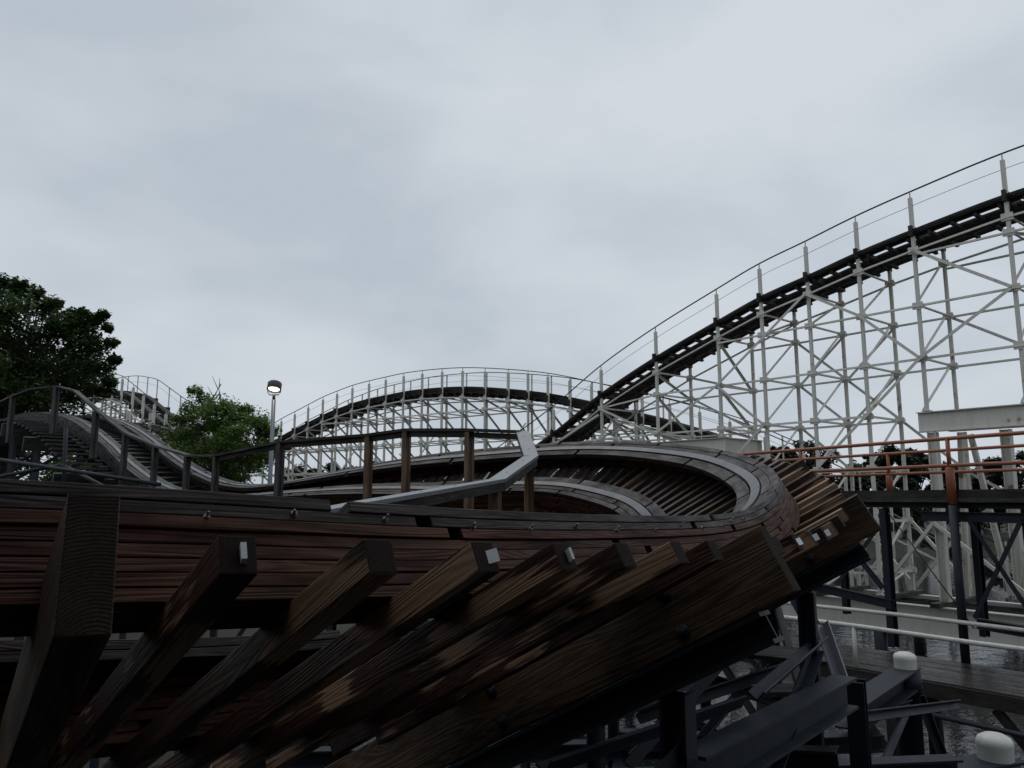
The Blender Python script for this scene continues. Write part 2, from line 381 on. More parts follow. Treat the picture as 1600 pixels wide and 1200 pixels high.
JT = join + 20
rail_parts(turn, FR[:JT], 3, 'outer rail stack of layered reddish brown boards', 'inner rail stack lower down the bank', (M['stack'], M['top']))
# stations of the bents
def station(px, py):   # index of path point closest to a pixel
    best = None
    for i, p in enumerate(path[:join]):
        r = p.y * CP + p.z * SP
        if r < .2: continue
        x = 800 + F * p.x / r; y = 600 - F * (-p.y * SP + p.z * CP) / r
        k = (x - px) ** 2 + (y - py) ** 2
        if best is None or k < best[0]: best = (k, i)
    return best[1]
LEDGER_A0 = -.47
bent_idx = []
i1 = station(14, 746) - 1
sp_b = int(2.62 / DS)
bent_idx = [i for i in range(i1 - 2 * sp_b, JT, sp_b) if i > 3]
mb = MB(); mb.beam((LEDGER_A0, 0, -.30 - .143), (2.55, 0, -.30 - .143), .088, .286)
led0 = mb.build('ledger', M['ledger'], turn, local=True); bev(led0, .004)
mb = MB(); mb.beam((-.36, 0, -.30 - .043), (1.72, 0, -.30 - .043), .078, .086)
tie0 = mb.build('tie', M['tie'], turn, local=True); bev(tie0, .004)
mb = MB(); mb.beam((-.36, 0, -.30 - .043), (1.72, 0, -.30 - .043), .070, .092)
tie1 = mb.build('tie', M['darktie'], turn, local=True); bev(tie1, .004)
tagm = MB(); tagm.beam((-.364, -.012, -.33), (-.361, .03, -.33), .003, .035)
LED, TIES, first = [], [], True
MATS = {}
def put(o0, fr, n, extra=Matrix.Identity(4)):
    o = o0 if n == 0 else o0.copy()
    if n: COL.objects.link(o); o.parent = o0.parent
    mt_ = frame_mat(fr, turn_loc) @ extra; o.matrix_local = mt_; MATS[o.name] = mt_; return o
for n, i in enumerate(bent_idx):
    LED.append(put(led0, FR[i + (3 if i == i1 else 0)], n, Matrix.Translation((.07, .0, .045)) @ Matrix.Diagonal((1, 1, .95, 1)) if i == i1 else Matrix.Identity(4)))
cnt = 0
for bi in range(len(bent_idx)):
    nt_ = 7 if bi < 3 else 11
    for k in range(1, nt_ + 1):
        i = bent_idx[bi] + int(round((k + (.25 if bi < 3 else 0)) * sp_b / (nt_ + 1.25)))
        if i >= JT: break
        if cnt >= 100: break
        o = put(tie0 if bi < 3 else tie1, FR[i], 0 if cnt == 0 or (bi == 3 and k == 1) else 1, Matrix.Rotation(random.uniform(-.012, .012), 4, 'Z')); TIES.append(o); cnt += 1
mb = MB(); mb.sweep(FR[bent_idx[3]:JT], .05, .09, -.40, -.302); mb.build('blocking_board', M['darkwood'], turn)
# paper tags stapled on a few tie ends near the camera
def px_of(p):
    r = p.y * CP + p.z * SP
    if r < .1: return (-9999, -9999)
    return (800 + F * p.x / r, 600 - F * (-p.y * SP + p.z * CP) / r)
tie_px = [(px_of(turn_loc + MATS[o.name] @ V((-.36, 0, -.34))), o) for o in TIES]
for (tx, ty) in ((395, 855), (750, 875), (885, 875), (1250, 838), (1265, 832), (1283, 822)):
    bp, bo = min(tie_px, key=lambda q: (q[0][0] - tx) ** 2 + (q[0][1] - ty) ** 2)
    mb = MB(); mb.beam((-.366, random.uniform(.002, .015), -.345), (-.363, random.uniform(.002, .015), -.345), .042, .036)
    tg = mb.build('paper_tag', M['paper'], bo, 'white paper tag stapled to the end', local=True)
# bolts through the top boards
mb = MB(); mb.lathe((0, 0, 0), [(0, .003), (.014, .003), (.014, 0), (0, 0)], 12, (-1, 0, 0))
mb.lathe((0, 0, 0), [(.009, .002), (.009, .012), (0, .012)], 6, (-1, 0, 0)); mb.lathe((0, 0, 0), [(.005, .01), (.005, .030), (0, .031)], 8, (-1, -.25, .30))
bolt0 = mb.build('bolt', M['bolt'], turn, local=True)
for n, (bx, by) in enumerate([(105, 752), (330, 768), (458, 778), (600, 790), (720, 797), (812, 802), (890, 805), (955, 806), (1008, 807), (1056, 807), (1088, 806), (1117, 805), (1136, 803), (1152, 800), (1172, 794), (1186, 788), (1205, 775)]):
    i = station(bx, by); o, d, u = FR[i]
    b = bolt0 if n == 0 else bolt0.copy()
    if n: COL.objects.link(b); b.parent = turn
    b.matrix_local = frame_mat((o - u * (.050 + random.uniform(0, .03)), d, u), turn_loc) @ Matrix.Rotation(random.uniform(-.9, .9), 4, 'X') @ Matrix.Scale(random.uniform(.7, .95), 4)
# coach screws in the big ledgers
mb = MB(); mb.lathe((0, 0, 0), [(0, .006), (.034, .006), (.034, 0)], 16, (0, 1, 0)); mb.lathe((0, 0, 0), [(0, .018), (.017, .018), (.017, .004)], 6, (0, 1, 0))
screw0 = mb.build('coach_screw', M['steel'], turn, local=True); k = 0
for i in bent_idx[1:5]:
    for (a, b) in ((.05, -.36), (.05, -.53), (1.15, -.37), (1.15, -.52)):
        for sgn in (-1,):
            c = screw0 if k == 0 else screw0.copy()
            if k: COL.objects.link(c); c.parent = turn
            m = frame_mat(FR[i], turn_loc); c.matrix_local = m @ Matrix.Translation((a, sgn * .045, b)) @ Matrix.Rotation(math.pi, 4, 'Z'); k += 1
# dark steel bents that carry the ledgers
WATER_Z = -5.0
for n, i in enumerate(bent_idx):
    o, d, u = FR[i]; t = d.cross(u)
    P = lambda a, b: o + d * a + u * b
    mb = MB(); mb.ibeam(P(-.30 if i > i1 else .25, -.66), P(2.45, -.66), .12, .13, up=u)
    beam = mb.build('steel_bent', M['steel'], turn)
    for a in (.22 if i > i1 else .45, 2.15):
        p = P(a, -.73); c = MB(); c.ibeam(V((p.x, p.y, WATER_Z - .4)), p, .11, .12, .014, .010, up=V((d.x, d.y, 0)).normalized())
        c.build('column', M['steel'], beam)
    p0, p1 = P(.22, -.85), P(2.15, -.85)
    c = MB(); c.angle(V((p0.x, p0.y, -1.5)), V((p1.x, p1.y, -3.4)), .09); c.build('brace', M['steelgrey'], beam)
    c = MB(); c.ibeam(V((p0.x, p0.y, -2.5)), V((p1.x, p1.y, -2.5)) , .14, .18); c.build('cross_beam', M['steel'], beam)
    if n + 1 < len(bent_idx):
        o2, d2, u2 = FR[bent_idx[n + 1]]; q0 = o2 + d2 * .22 - u2 * .85; q1 = o2 + d2 * 2.15 - u2 * .85
        c = MB(); c.angle(V((p0.x, p0.y, -1.9)), V((q0.x, q0.y, -1.05)), .08); c.build('brace', M['steel'], beam)
        c = MB(); c.ibeam(V((p0.x, p0.y, -2.75)), V((q0.x, q0.y, -2.75)), .12, .15); c.ibeam(V((p1.x, p1.y, -2.75)), V((q1.x, q1.y, -2.75)), .12, .15)
        c.build('strut', M['steel'], beam)
# low steel frame in front of the curve
fl = pt(1330, 1130, 6.0)
frame = empty('steel_frame', (fl.x, fl.y, WATER_Z), 'slate blue steel frame of slanting wide beams and a stub column below the curve', 'steel frame')
mb = MB(); a = pt(1322, 1080, 5.7); b = pt(1080, 1215, 3.9); mb.ibeam(a, b, .16, .21, .018, .012); mb.build('slanting_beam', M['steelgrey'], frame)
mb = MB(); a = pt(1336, 1063, 6.0); mb.ibeam(V((a.x + .04, a.y, WATER_Z - .4)), a, .13, .15, .016, .012, up=V((.5, .86, 0))); mb.build('column', M['steel'], frame)
mb = MB(); mb.angle(pt(1284, 972, 6.3), pt(1314, 1060, 5.9), .075, .012, V((.3, -.9, .3))); mb.build('brace', M['galv'], frame)
mb = MB(); mb.angle(pt(1240, 925, 6.6), pt(1284, 1002, 6.3), .085, .012, V((.3, -.9, .3))); mb.build('brace', M['steelgrey'], frame)
mb = MB(); mb.angle(pt(1284, 995, 5.9), pt(1182, 1082, 4.7), .075, .012, V((0, -.8, .5))); mb.build('brace', M['steelgrey'], frame)
mb = MB(); mb.angle(pt(1156, 1090, 4.6), pt(850, 1192, 3.4), .07, .012, V((0, -.6, .8))); mb.build('brace', M['steel'], frame)
mb = MB(); mb.ibeam(pt(1310, 1190, 5.2), pt(1100, 1180, 5.6), .13, .15); mb.build('cross_beam', M['steel'], frame)
for (x0, x1, y0, y1, z_) in ((-2.2, 3.6, 5.9, 6.6, -2.15), (-2.6, 3.2, 6.6, 7.4, -2.95), (-2.0, 2.4, 4.9, 5.5, -2.45), (-3, 4.0, 8.2, 8.8, -2.6), (-1.8, 2.2, 4.2, 4.7, -2.2)):
    mb = MB(); mb.ibeam((x0, y0, z_), (x1, y1, z_), .16, .17); mb.build('cross_beam', M['steel'], frame)
for (x0, y0, d0, x1, y1, d1) in ((985, 1190, 4.6, 1150, 1010, 5.6), (1040, 1040, 6.6, 1260, 1110, 7.0), (1000, 1120, 6.0, 1240, 1040, 6.9), (1120, 1200, 5.4, 1300, 1120, 7.2), (900, 1140, 5.2, 1090, 1060, 6.4), (1180, 1040, 7.4, 1235, 1190, 6.6), (1060, 1180, 6.3, 1310, 1175, 6.9), (1345, 1120, 7.4, 1500, 1100, 9.4), (1380, 1200, 7.2, 1420, 1110, 9.5), (1340, 1130, 8.8, 1425, 1100, 10.0)):
    mb = MB(); mb.angle(pt(x0, y0, d0), pt(x1, y1, d1), .075, .012, V((.2, -.7, .6))); mb.build('brace', M['steelgrey' if x0 % 4 else 'steel'], frame)
# scrap boards lying on the beams below
for (px, py, D, lx, ly, rz, ry, lab) in ((975, 1078, 5.6, .62, .32, .5, .30, 'grey weathered board propped below the middle of the curve'),
                                     (1205, 1020, 6.6, .9, .30, -.5, .14, 'wide grey board lying slanted behind the front column'),
                                     (1235, 1078, 6.3, .55, .22, .1, .05, 'short pale board lying flat between the steel columns'),
                                     (1010, 1010, 7.5, 1.6, .18, -.2, .05, 'long thin pale board lying behind the steel bents')):
    p = pt(px, py, D); mb = MB(); rx = V((math.cos(rz), math.sin(rz), 0)); up = V((0, -math.sin(ry), math.cos(ry)))
    mb.beam(p - rx * lx / 2, p + rx * lx / 2, ly, .035, up); tag(mb.build('loose_board', M['greywood']), lab, 'board')

# ------------------------------------------------------------------ the hump where the same track leaves to the left
hl = pt(150, 700, 20); hl.z = WATER_Z
hump = empty('track_hump', hl, 'small weathered grey wooden track hump with stepped walkway at the left', 'coaster track')
HF = FR[JT - 3:]
rail_parts(hump, HF, 40, 'far rail stack with smooth grey top', 'near rail stack of weathered boards', (M['greywood'], M['greywood']))
mb = MB(); mb.beam((-.25, 0, -.45), (2.55, 0, -.45), .09, .30); hled = mb.build('ledger', M['greywood'], hump, local=True)
mb = MB(); mb.beam((-.2, 0, -.35), (1.75, 0, -.35), .095, .10); htie = mb.build('tie', M['greywood'], hump, local=True)
mb = MB(); mb.beam((1.62, 0, -.27), (2.30, 0, -.27), .24, .04); hstep = mb.build('step', M['greywood'], hump, local=True)
cn = {'l': 0, 't': 0, 's': 0}
def hput(o0, key, fr):
    o = o0 if cn[key] == 0 else o0.copy()
    if cn[key]: COL.objects.link(o); o.parent = hump
    cn[key] += 1; o.matrix_local = frame_mat(fr, hl); return o
hsp = int(2.3 / DS)
def level(fr):
    o, d, u = fr; t = V((-d.y, d.x, 0)).normalized(); dd = V((d.x, d.y, 0)).normalized(); return (o, dd, Z)
for i in range(8, len(HF) - 2, 6):
    if i % hsp < 6: hput(hled, 'l', HF[i])
    else: hput(htie, 't', HF[i])
    if i > 30: hput(hstep, 's', level(HF[i]))
for i in range(8, len(HF) - 2, hsp):
    o, d, u = HF[i]
    for a in (.1, 2.2):
        p = o + d * a - u * .62; mb = MB(); mb.beam(V((p.x, p.y, WATER_Z)), p, .11, .11); mb.build('column', M['steelgrey'], hump)
    p0 = o + d * .1; p1 = o + d * 2.2; mb = MB(); mb.angle(V((p0.x, p0.y, p0.z - .8)), V((p1.x, p1.y, p1.z - 2.2)), .09); mb.build('brace', M['steelgrey'], hump)

for (a, b) in ((pt(-40, 712, 14.5), pt(250, 757, 13.2)), (pt(-40, 752, 13.9), pt(95, 727, 14.2)), (pt(98, 727, 14.2), pt(190, 775, 13.6)), (pt(103, 668, 14.2), pt(98, 800, 14.2))):
    mb = MB(); mb.tube([a, (a + b) / 2, b], .035, 10); mb.build('pipe_brace', M['steelgrey'], hump)
# ------------------------------------------------------------------ walkway handrail on the inner side
HR = [(-60, 668, 18.8), (0, 630, 17.6), (22, 619, 17.2), (52, 608, 16.8), (90, 604, 16.4), (118, 611, 16.1), (152, 641, 15.8), (198, 677, 15.1), (245, 697, 14.3), (295, 712, 13.6), (340, 712, 13), (440, 691, 12), (578, 680, 11), (637, 672, 10.6), (735, 672, 9.8), (816, 675, 9.1), (830, 714, 8.0), (777, 751, 6.8), (560, 788, 5.0), (300, 840, 3.9)]
hp = [pt(*c) for c in HR]
hand = empty('handrail', pt(440, 800, 12), 'long wooden walkway handrail with flat cap following the inside of the curve', 'handrail')
for k in range(len(hp) - 1):
    if k == 13 or k == 14 or (k > 9 and k < 15): mt, lab = M['postwood'], None
    elif k <= 9: mt, lab = M['greywood'], 'weathered grey cap rail'
    else: mt, lab = M['galv'], 'pale metal covered cap rail'
    mb = MB(); t = (hp[k + 1] - hp[k]).normalized() * .004
    mb.beam(hp[k] - t, hp[k + 1] + t, .15 if k > 7 else .13, .038 if k < 15 else .03)
    if 9 < k < 15: mb.beam(hp[k] - Z * .06, hp[k + 1] - Z * .06, .04, .07)
    if k >= 15:
        m2 = MB(); m2.beam(hp[k] - Z * .053, hp[k + 1] - Z * .053, .13, .07); cr_ = mb.build('cap_rail', mt, hand, lab); m2.build('under_rail', M['darkwood'], cr_)
        m2 = MB(); dv = (hp[k + 1] - hp[k]); nn = max(2, int(dv.length / .5))
        for q in range(nn): m2.lathe(hp[k] + dv * ((q + .5) / nn) + Z * .0155, [(0, .003), (.009, .002), (.010, -.002)], 8)
        m2.build('screws', M['bolt'], cr_); continue
    mb.build('cap_rail', mt if not (9 < k < 15) else M['darkwood'], hand, lab)
for (k, yb, wd) in ((2, 692, .13), (4, 678, .145), (6, 716, .125), (7, 757, .11), (8, 764, .10), (9, 768, .10), (10, 770, .10), (11, 778, .13), (12, 796, .10), (13, 806, .095), (14, 806, .10), (16, 830, .12), (17, 830, .12)):
    p = hp[k]; q = pt(HR[k][0], yb, HR[k][2]); mb = MB()
    zb = min(q.z, p.z - .4); al = (hp[k] - hp[k - 1]); al.z = 0; al.normalize()
    mb.beam(V((p.x, p.y, zb)), p - Z * .024, .045, wd, up=al); sd_ = al.cross(Z) * .047
    mb.beam(V((p.x, p.y, zb)) + sd_, p - Z * .024 + sd_, .045, wd * .8, up=al)
    mb.build('post', M['postwood'] if k > 11 else M['greywood'], hand)

# ------------------------------------------------------------------ white trestle hills
def hill(name, label, cat, A, B, tops, W, rail_h, bases, zlev, leg=.12, far_rail=False, chains=(), flip=lambda i: False, mat='white', track='darkwood', wobble=0, near_rail=True, thin=False):
    CH = .85 if thin else .62
    ax = V((B[0] - A[0], B[1] - A[1], 0)).normalized(); per = V((-ax.y, ax.x, 0))
    if per.y < 0: per = -per
    T = [on_line(x, y, A, B) for (x, y) in tops]; n = len(T)
    base0 = T[n // 2].copy(); base0.z = bases[n // 2]
    root = empty(name, base0, label, cat)
    led = [p - Z * rail_h for p in T]
    # track
    ext = [led[0] * 2 - led[1]] + led + [led[-1] * 2 - led[-2]]
    pth = resample(catmull(ext, .1), .12)
    fr = []
    for i, p in enumerate(pth):
        t = (pth[min(i + 1, len(pth) - 1)] - pth[max(i - 1, 0)]).normalized(); u = t.cross(per).normalized()
        if u.z < 0: u = -u
        fr.append((p, per, u))
    c0 = W / 2
    mb = MB()
    if thin:
        for a_, b_, lo_, hi_ in ((-.05, .20, -.20, -.10), (.20, .42, -.24, -.20), (.78, 1.12, -.29, -.20), (1.42, 1.82, -.29, -.20), (2.12, 2.44, -.24, -.14)):
            mb.sweep(fr, a_, b_, lo_, hi_); mb.sweep(fr, a_ + .03, b_ - .05, lo_ - .05, lo_ - .002)
    for cc in (() if thin else (c0 - .62, c0 + .62)):
        for q in range(4): mb.sweep(fr, cc - .12 - .025 * q, cc + .12 + .025 * q, -.30 + .11 * q, -.195 + .11 * q)
    tr = mb.build('track', M[track], root)
    mb = MB()
    if thin: mb.sweep(fr, 1.20, 1.34, -.29, -.25)
    else:
        mb.sweep(fr, .06, .32, -.29, -.245); mb.sweep(fr, W - .30, W - .06, -.29, -.245); mb.sweep(fr, c0 - .16, c0 + .16, -.295, -.25)
    mb.build('walkway', M[track], tr)
    mb = MB(); st_ = 6
    for i in range(2, len(fr) - 1, st_):
        o, d, u = fr[i]; mb.beam(o + d * .05 - u * .36, o + d * (W - .05) - u * .36, .10, .12, u)
    mb.build('ties', M[track], tr)
    for i, p in enumerate(led):
        mb = MB(); mb.beam(p - per * .22 - Z * .18, p + per * (W + .12) - Z * .18, .11, .36); mb.build('ledger', M[track], root)
    # bents
    for i in range(n):
        p = led[i]; bz = bases[i]; zs = [z for z in zlev if bz + .25 < z < p.z - CH - .3]
        mb = MB(); off = ax * (leg * .5 + .03)
        for z in zs + [p.z - CH]:
            a = V((p.x, p.y, z)); b = a + per * W
            mb.angle(a + off, b + off, .075, .014)
            for q in (a, b): mb.beam(q - ax * .14, q + ax * .14, .15, .17, o=(0, 0)); mb.beam(q - per * .085 - ax * .17, q - per * .085 + ax * .17, .014, .24); 
        zz = sorted(zs + [p.z - CH, bz + .05])
        for k in range(len(zz) - 1):
            a = V((p.x, p.y, zz[k])) ; b = V((p.x, p.y, zz[k + 1])) + per * W
            if flip(i): a, b = V((p.x, p.y, zz[k + 1])), V((p.x, p.y, zz[k])) + per * W
            mb.angle(a - off, b - off, .09, .014, up=per.cross(ax) if False else ax)
        bent = mb.build('support_bent', M[mat], root)
        top = p.z + rail_h
        mb = MB(); x0 = V((p.x, p.y, 0))
        mb.beam(x0 + Z * bz, x0 + Z * (top - .22), leg, leg, up=ax); mb.beam(x0 + Z * (p.z - .1), x0 + Z * (top - .24), leg * 1.08, leg * 1.08, up=ax); mb.beam(x0 + Z * (top - .24), x0 + Z * top, .035, .035, up=ax)
        mb.beam(x0 + Z * bz, x0 + Z * (bz + .03), leg * 2.4, leg * 2.4, up=ax)
        mb.build('leg', M[mat], bent)
        mb = MB(); x1 = x0 + per * W
        mb.beam(x1 + Z * bz, x1 + Z * (p.z - .30), leg, leg, up=ax)
        if far_rail: mb.beam(x1 + Z * (p.z - .3), x1 + Z * top, .07, .07, up=ax)
        mb.build('leg', M['whiterust' if mat == 'white' else mat], bent)
    # bays
    for i in range(n - 1):
        mb = MB(); o2 = -per * (leg * .5 + .03)
        for z in list(zlev):
            lo = min(led[i].z, led[i + 1].z); bz = max(bases[i], bases[i + 1])
            if z > max(led[i].z, led[i + 1].z) - CH - .3 or z < bz + .25: continue
            a = V((led[i].x, led[i].y, z)); b = V((led[i + 1].x, led[i + 1].y, z))
            if z > led[i].z - CH: a.z = led[i].z - CH
            if z > led[i + 1].z - CH: b.z = led[i + 1].z - CH
            mb.angle(a + o2, b + o2, .075, .014); mb.angle(a + per * W - o2, b + per * W - o2, .075, .014)
        a, b = led[i] - Z * CH, led[i + 1] - Z * CH
        mb.angle(a + o2, b + o2, .075, .014); mb.angle(a + per * W - o2, b + per * W - o2, .075, .014)
        if len(mb.v): mb.build('bay_bracing', M[mat], root)
    for (i, z0, j, z1, face) in chains:
        if z0 is None: z0 = led[i].z - CH
        if z1 is None: z1 = led[j].z - CH
        a = V((led[i].x, led[i].y, z0)); b = V((led[j].x, led[j].y, z1)); o2 = -per * (leg * .5 + .13)
        if face: a += per * (W + leg + .26); b += per * (W + leg + .26)
        mb = MB(); mb.angle(a + o2, b + o2, .10, .016, up=per); mb.build('diagonal_brace', M[mat], root)
    # hand rails
    faces = ([0] if near_rail else []) + ([W] if far_rail else [])
    for f in faces:
        q = smooth(resample(catmull([e_ + Z * (rail_h) + per * f for e_ in ext], .2), .3), 2)
        mb = MB(); mb.tube(q, .028, 6); hr = mb.build('hand_rail', M['darkwood'], root)
        mb = MB(); mb.tube([x - Z * .52 for x in q], .009, 5); mb.build('cable', M['steelgrey'], hr)
    return root, led, ax, per

RA, RB = (6.5, 34.0), (15.0, 23.5)
rt = [(790, 690), (865, 634), (939, 571), (1024, 511), (1119, 452), (1186, 412), (1258, 377), (1336, 338), (1421, 300), (1565, 240), (1720, 186)]
rb = [-3.2, -3.2, -3.2, 2.45, 2.52, -3.2, -3.2, -3.2, 2.86, 2.86, 2.86]
LV = [8.2, 6.42, 4.62, 2.85, 1.05, -.75, -2.5]
ch = [(6, None, 4, 4.62, 0), (9, 6.42, 8, 4.62, 0), (8, 4.62, 7, 2.85, 0), (7, 2.85, 6, 1.05, 0), (6, 1.05, 5, -.75, 0), (4, 4.62, 3, 2.85, 0), (6, None, 7, 6.42, 0), (7, 6.42, 8, 4.62, 0), (8, None, 9, 6.42, 0), (8, 6.42, 9, 4.62, 1), (6, 4.62, 7, 2.85, 1), (7, 2.85, 8, 1.05, 1) , (5, 4.62, 6, 2.85, 1),
      (3, None, 4, 4.62, 1), (2, None, 3, 2.85, 0), (5, 2.85, 6, 1.05, 1), (7, -.75, 6, -2.5, 0), (6, -.75, 7, -2.5, 0), (7, 1.05, 6, -.75, 1), (1, None, 2, 4.0, 0), (3, 4.62, 4, 2.85, 1), (5, 6.42, 6, 4.62, 1), (6, 6.42, 5, 4.62, 1), (7, 6.42, 6, 4.62, 1), (4, 4.62, 5, 2.85, 0), (5, 2.85, 4, 1.05, 0), (4, 1.05, 5, -.75, 0), (7, 4.62, 6, 2.85, 1), (5, -.75, 6, -2.5, 1), (6, 1.05, 7, -.75, 0), (5, 1.05, 6, -.75, 0), (7, -3.1, 8, -.75, 0), (6, -3.1, 7, -.75, 1), (7, -3.1, 6, -.75, 1), (8, -3.1, 7, -.75, 1), (7, -3.1, 8, -.75, 1), (5, -3.1, 6, -.75, 0), (6, -3.1, 5, -.75, 1), (8, -.75, 9, 1.0, 1), (8, -3.1, 9, -.75, 1), (9, -3.1, 8, -.75, 0), (8, 1.0, 9, -.75, 1), (9, -3.1, 10, -.75, 1), (10, -3.1, 9, -.75, 1)]
hillR, ledR, axR, perR = hill('coaster_hill', 'tall white steel hill with dark track climbing out of frame at the right', 'roller coaster hill', RA, RB, rt, 2.4, 1.25, rb, LV, .108, False, ch, lambda i: i <= 4, thin=True)
MA, MBp = (-18.0, 60.0), (-0.2, 46.0)
mt_ = [(385, 690), (414, 671), (440, 654), (461, 643), (482, 632), (505, 620), (527, 611), (551, 602), (577, 595), (603, 589), (631, 583), (660, 579), (691, 576), (723, 574.5), (758, 575), (794, 577), (825, 579.5), (856, 583), (890, 589), (924, 596.5), (962, 604), (1003, 613), (1046, 624), (1093, 637), (1140, 652), (1195, 676), (1255, 702), (1320, 733), (1390, 768), (1470, 806), (1560, 850)]
mb_ = [-4.4] * len(mt_)
chm = []
for i in range(1, len(mt_) - 12, 3):
    chm += [(i, None, i + 1, 1.9, 0), (i + 2, 3.7, i + 1, 1.9, 0), (i, 1.9, i + 1, .1, 0), (i + 2, 1.9, i + 1, .1, 0)]
chm = [(a, z0, b, z1, f) for (a, z0, b, z1, f) in chm]
hillM, ledM, axM, perM = hill('coaster_hill', 'long low white steel hill with dark humped track in the middle distance', 'roller coaster hill', MA, MBp, mt_, 2.4, 1.3, mb_, [7.3, 5.5, 3.7, 1.9, .1, -1.7], .115, True, (), lambda i: True)
for i in range(2, 19, 4):
    for (a, z0, b, z1) in ((i, 3.0, i + 2, .1), (i + 2, 4.4, i, 1.0)):
        if a >= len(ledM) or b >= len(ledM): continue
        mb = MB(); pa = V((ledM[a].x, ledM[a].y, min(z0, ledM[a].z - .5))); pb = V((ledM[b].x, ledM[b].y, min(z1, ledM[b].z - .5)))
        mb.angle(pa - perM * .2, pb - perM * .2, .10, .016, up=perM); mb.build('diagonal_brace', M['white'], hillM)
FA, FB = (-33.0, 62.0), (-22.0, 50.0)
ft = [(120, 590), (135, 586), (150, 583), (164, 582), (178, 584), (192, 588), (209, 601), (225, 614), (242, 627), (260, 642), (279, 660), (300, 682)]
hillF, ledF, axF, perF = hill('coaster_hill', 'far white steel hill partly hidden behind the left hand trees', 'roller coaster hill', FA, FB, ft, 2.6, 1.5, [-4.4] * len(ft), [9, 7.3, 5.5, 3.7, 1.9, .1, -1.7], .15, True, (), lambda i: i % 2 == 0)
# low return track in front of the far hill
lr = [pt(168, 662, 40), pt(200, 660, 39), pt(235, 663, 38), pt(270, 674, 37), pt(310, 700, 36), pt(340, 730, 35.5)]
fr = []; q = resample(catmull(lr, .2), .25)
for i, p in enumerate(q):
    t = (q[min(i + 1, len(q) - 1)] - q[max(i - 1, 0)]).normalized(); n = V((-t.y, t.x, 0)).normalized(); n = n if n.y > 0 else -n; fr.append((p, n, Z))
lo = lr[2].copy(); lo.z = -4.4
low = empty('return_track', lo, 'low grey wooden return track below the far white hill', 'coaster track')
mb = MB(); mb.sweep(fr, 0, .3, -.3, .0); mb.sweep(fr, 1.4, 1.7, -.3, 0); mb.sweep(fr, .3, 1.4, -.4, -.31); mb.build('track', M['greywood'], low)
for p in (lr[1], lr[2], lr[3], lr[4]):
    mb = MB(); mb.beam(V((p.x, p.y, -4.4)), p + Z * .55 , .16, .16); mb.build('post', M['white'], low)

# ------------------------------------------------------------------ plate girder portals and base girders
def plate(mb, a, b, h, tf=.03, w=.28):   # top at a/b
    mb.ibeam(a - Z * h / 2, b - Z * h / 2, w, h, tf, .02)
def at_z(p, z): return V((p.x, p.y, z))
pr = at_z(ledR[8], -3.2)
portR = empty('portal_frame', pr, 'white plate girder portal on wide columns under the right end of tall hill', 'steel frame')
g0 = at_z(ledR[8], 2.84) - axR * .3; g1 = at_z(ledR[10], 2.84) + axR * 2
mb = MB(); plate(mb, g0, g1, .66); mb.build('girder', M['white'], portR)
mb = MB(); plate(mb, g0 + perR * 2.4, g1 + perR * 2.4, .5); mb.build('girder', M['white'], portR)
for (p, wd, mt, z1) in ((g0 + axR * .42, .27, 'whiterust', 2.16), (g0 + axR * .42 + perR * 2.4, .2, 'whiterust', 2.3), (g0 + axR * 1.75 + perR * 2.4, .3, 'whiterust', 2.3), (g0 + axR * 6.0, .27, 'whiterust', 2.16)):
    mb = MB(); mb.ibeam(at_z(p, -3.2), at_z(p, z1), wd, wd, .03, .02, up=axR); mb.build('column', M[mt], portR)
for (a, za, b, zb) in ((g0 + axR * .7 + perR * 2.3, 2.2, g0 + axR * 1.5 + perR * 2.3, -3.1), (g0 + axR * 3.0 + perR * 2.3, 2.2, g0 + axR * 1.8 + perR * 2.3, -3.1), (g0 + axR * .8 + perR * 1.2, 2.2, g0 + axR * .6 + perR * 1.2, -3.1)):
    mb = MB(); mb.ibeam(at_z(a, za), at_z(b, zb), .16, .16, .02, .014, up=axR); mb.build('brace', M['whiterust'], portR)
mb = MB(); mb.beam(at_z(g0 + axR * .4 + perR * 2.5, -.2), at_z(g0 + axR * 7 + perR * 2.5, -.2), .1, .1); mb.build('strut', M['whiterust'], portR)
pl_ = at_z(ledR[4], -3.2)
portL = empty('portal_frame', pl_, 'white plate girder portal cornered behind the far end of the curve', 'steel frame')
c3 = at_z(ledR[4], 2.50); c2 = at_z(ledR[2], 2.50)
mb = MB(); plate(mb, c2, c3 + axR * .14, .66); mb.build('girder', M['white'], portL)
mb = MB(); plate(mb, c3 + perR * .16, c3 + perR * 2.45, .66); mb.build('girder', M['white'], portL)
mb = MB(); plate(mb, c2 + perR * 2.6, c3 + axR * .14 + perR * 2.6, .66); mb.build('girder', M['white'], portL)
for q in (c3 + axR * .0, c3 + perR * 2.6):
    mb = MB(); mb.ibeam(at_z(q, -3.2), at_z(q, 1.84), .26, .26, .03, .02, up=axR); mb.build('column', M['whiterust'], portL)
bg_ = at_z(ledR[6], -4.6)
baseg = empty('base_girder', bg_, 'white plate girders with timber sills on the water under the tall hill', 'steel girder')
b0 = at_z(ledR[4], -3.22); b1 = at_z(ledR[10], -3.22)
for k, nm in ((-.25, 'girder'), (2.6, 'girder')):
    mb = MB(); plate(mb, b0 + perR * k - Z * .14, b1 + perR * k - Z * .14, .95, .03, .3); mb.build(nm, M['white'], baseg)
mb = MB()
for i in range(4, 11):
    p = at_z(ledR[i], -3.30); mb.beam(p - perR * .6, p + perR * 3.0, .28, .14)
mb.build('sills', M['greywood'], baseg)
for i in range(5, 11, 2):
    for k in (-.25, 2.6):
        p = at_z(ledR[i], -4.3) + perR * k; mb = MB(); mb.tube([p, p - Z * 1.5], .2, 12); mb.build('footing', M['steelgrey'], baseg)
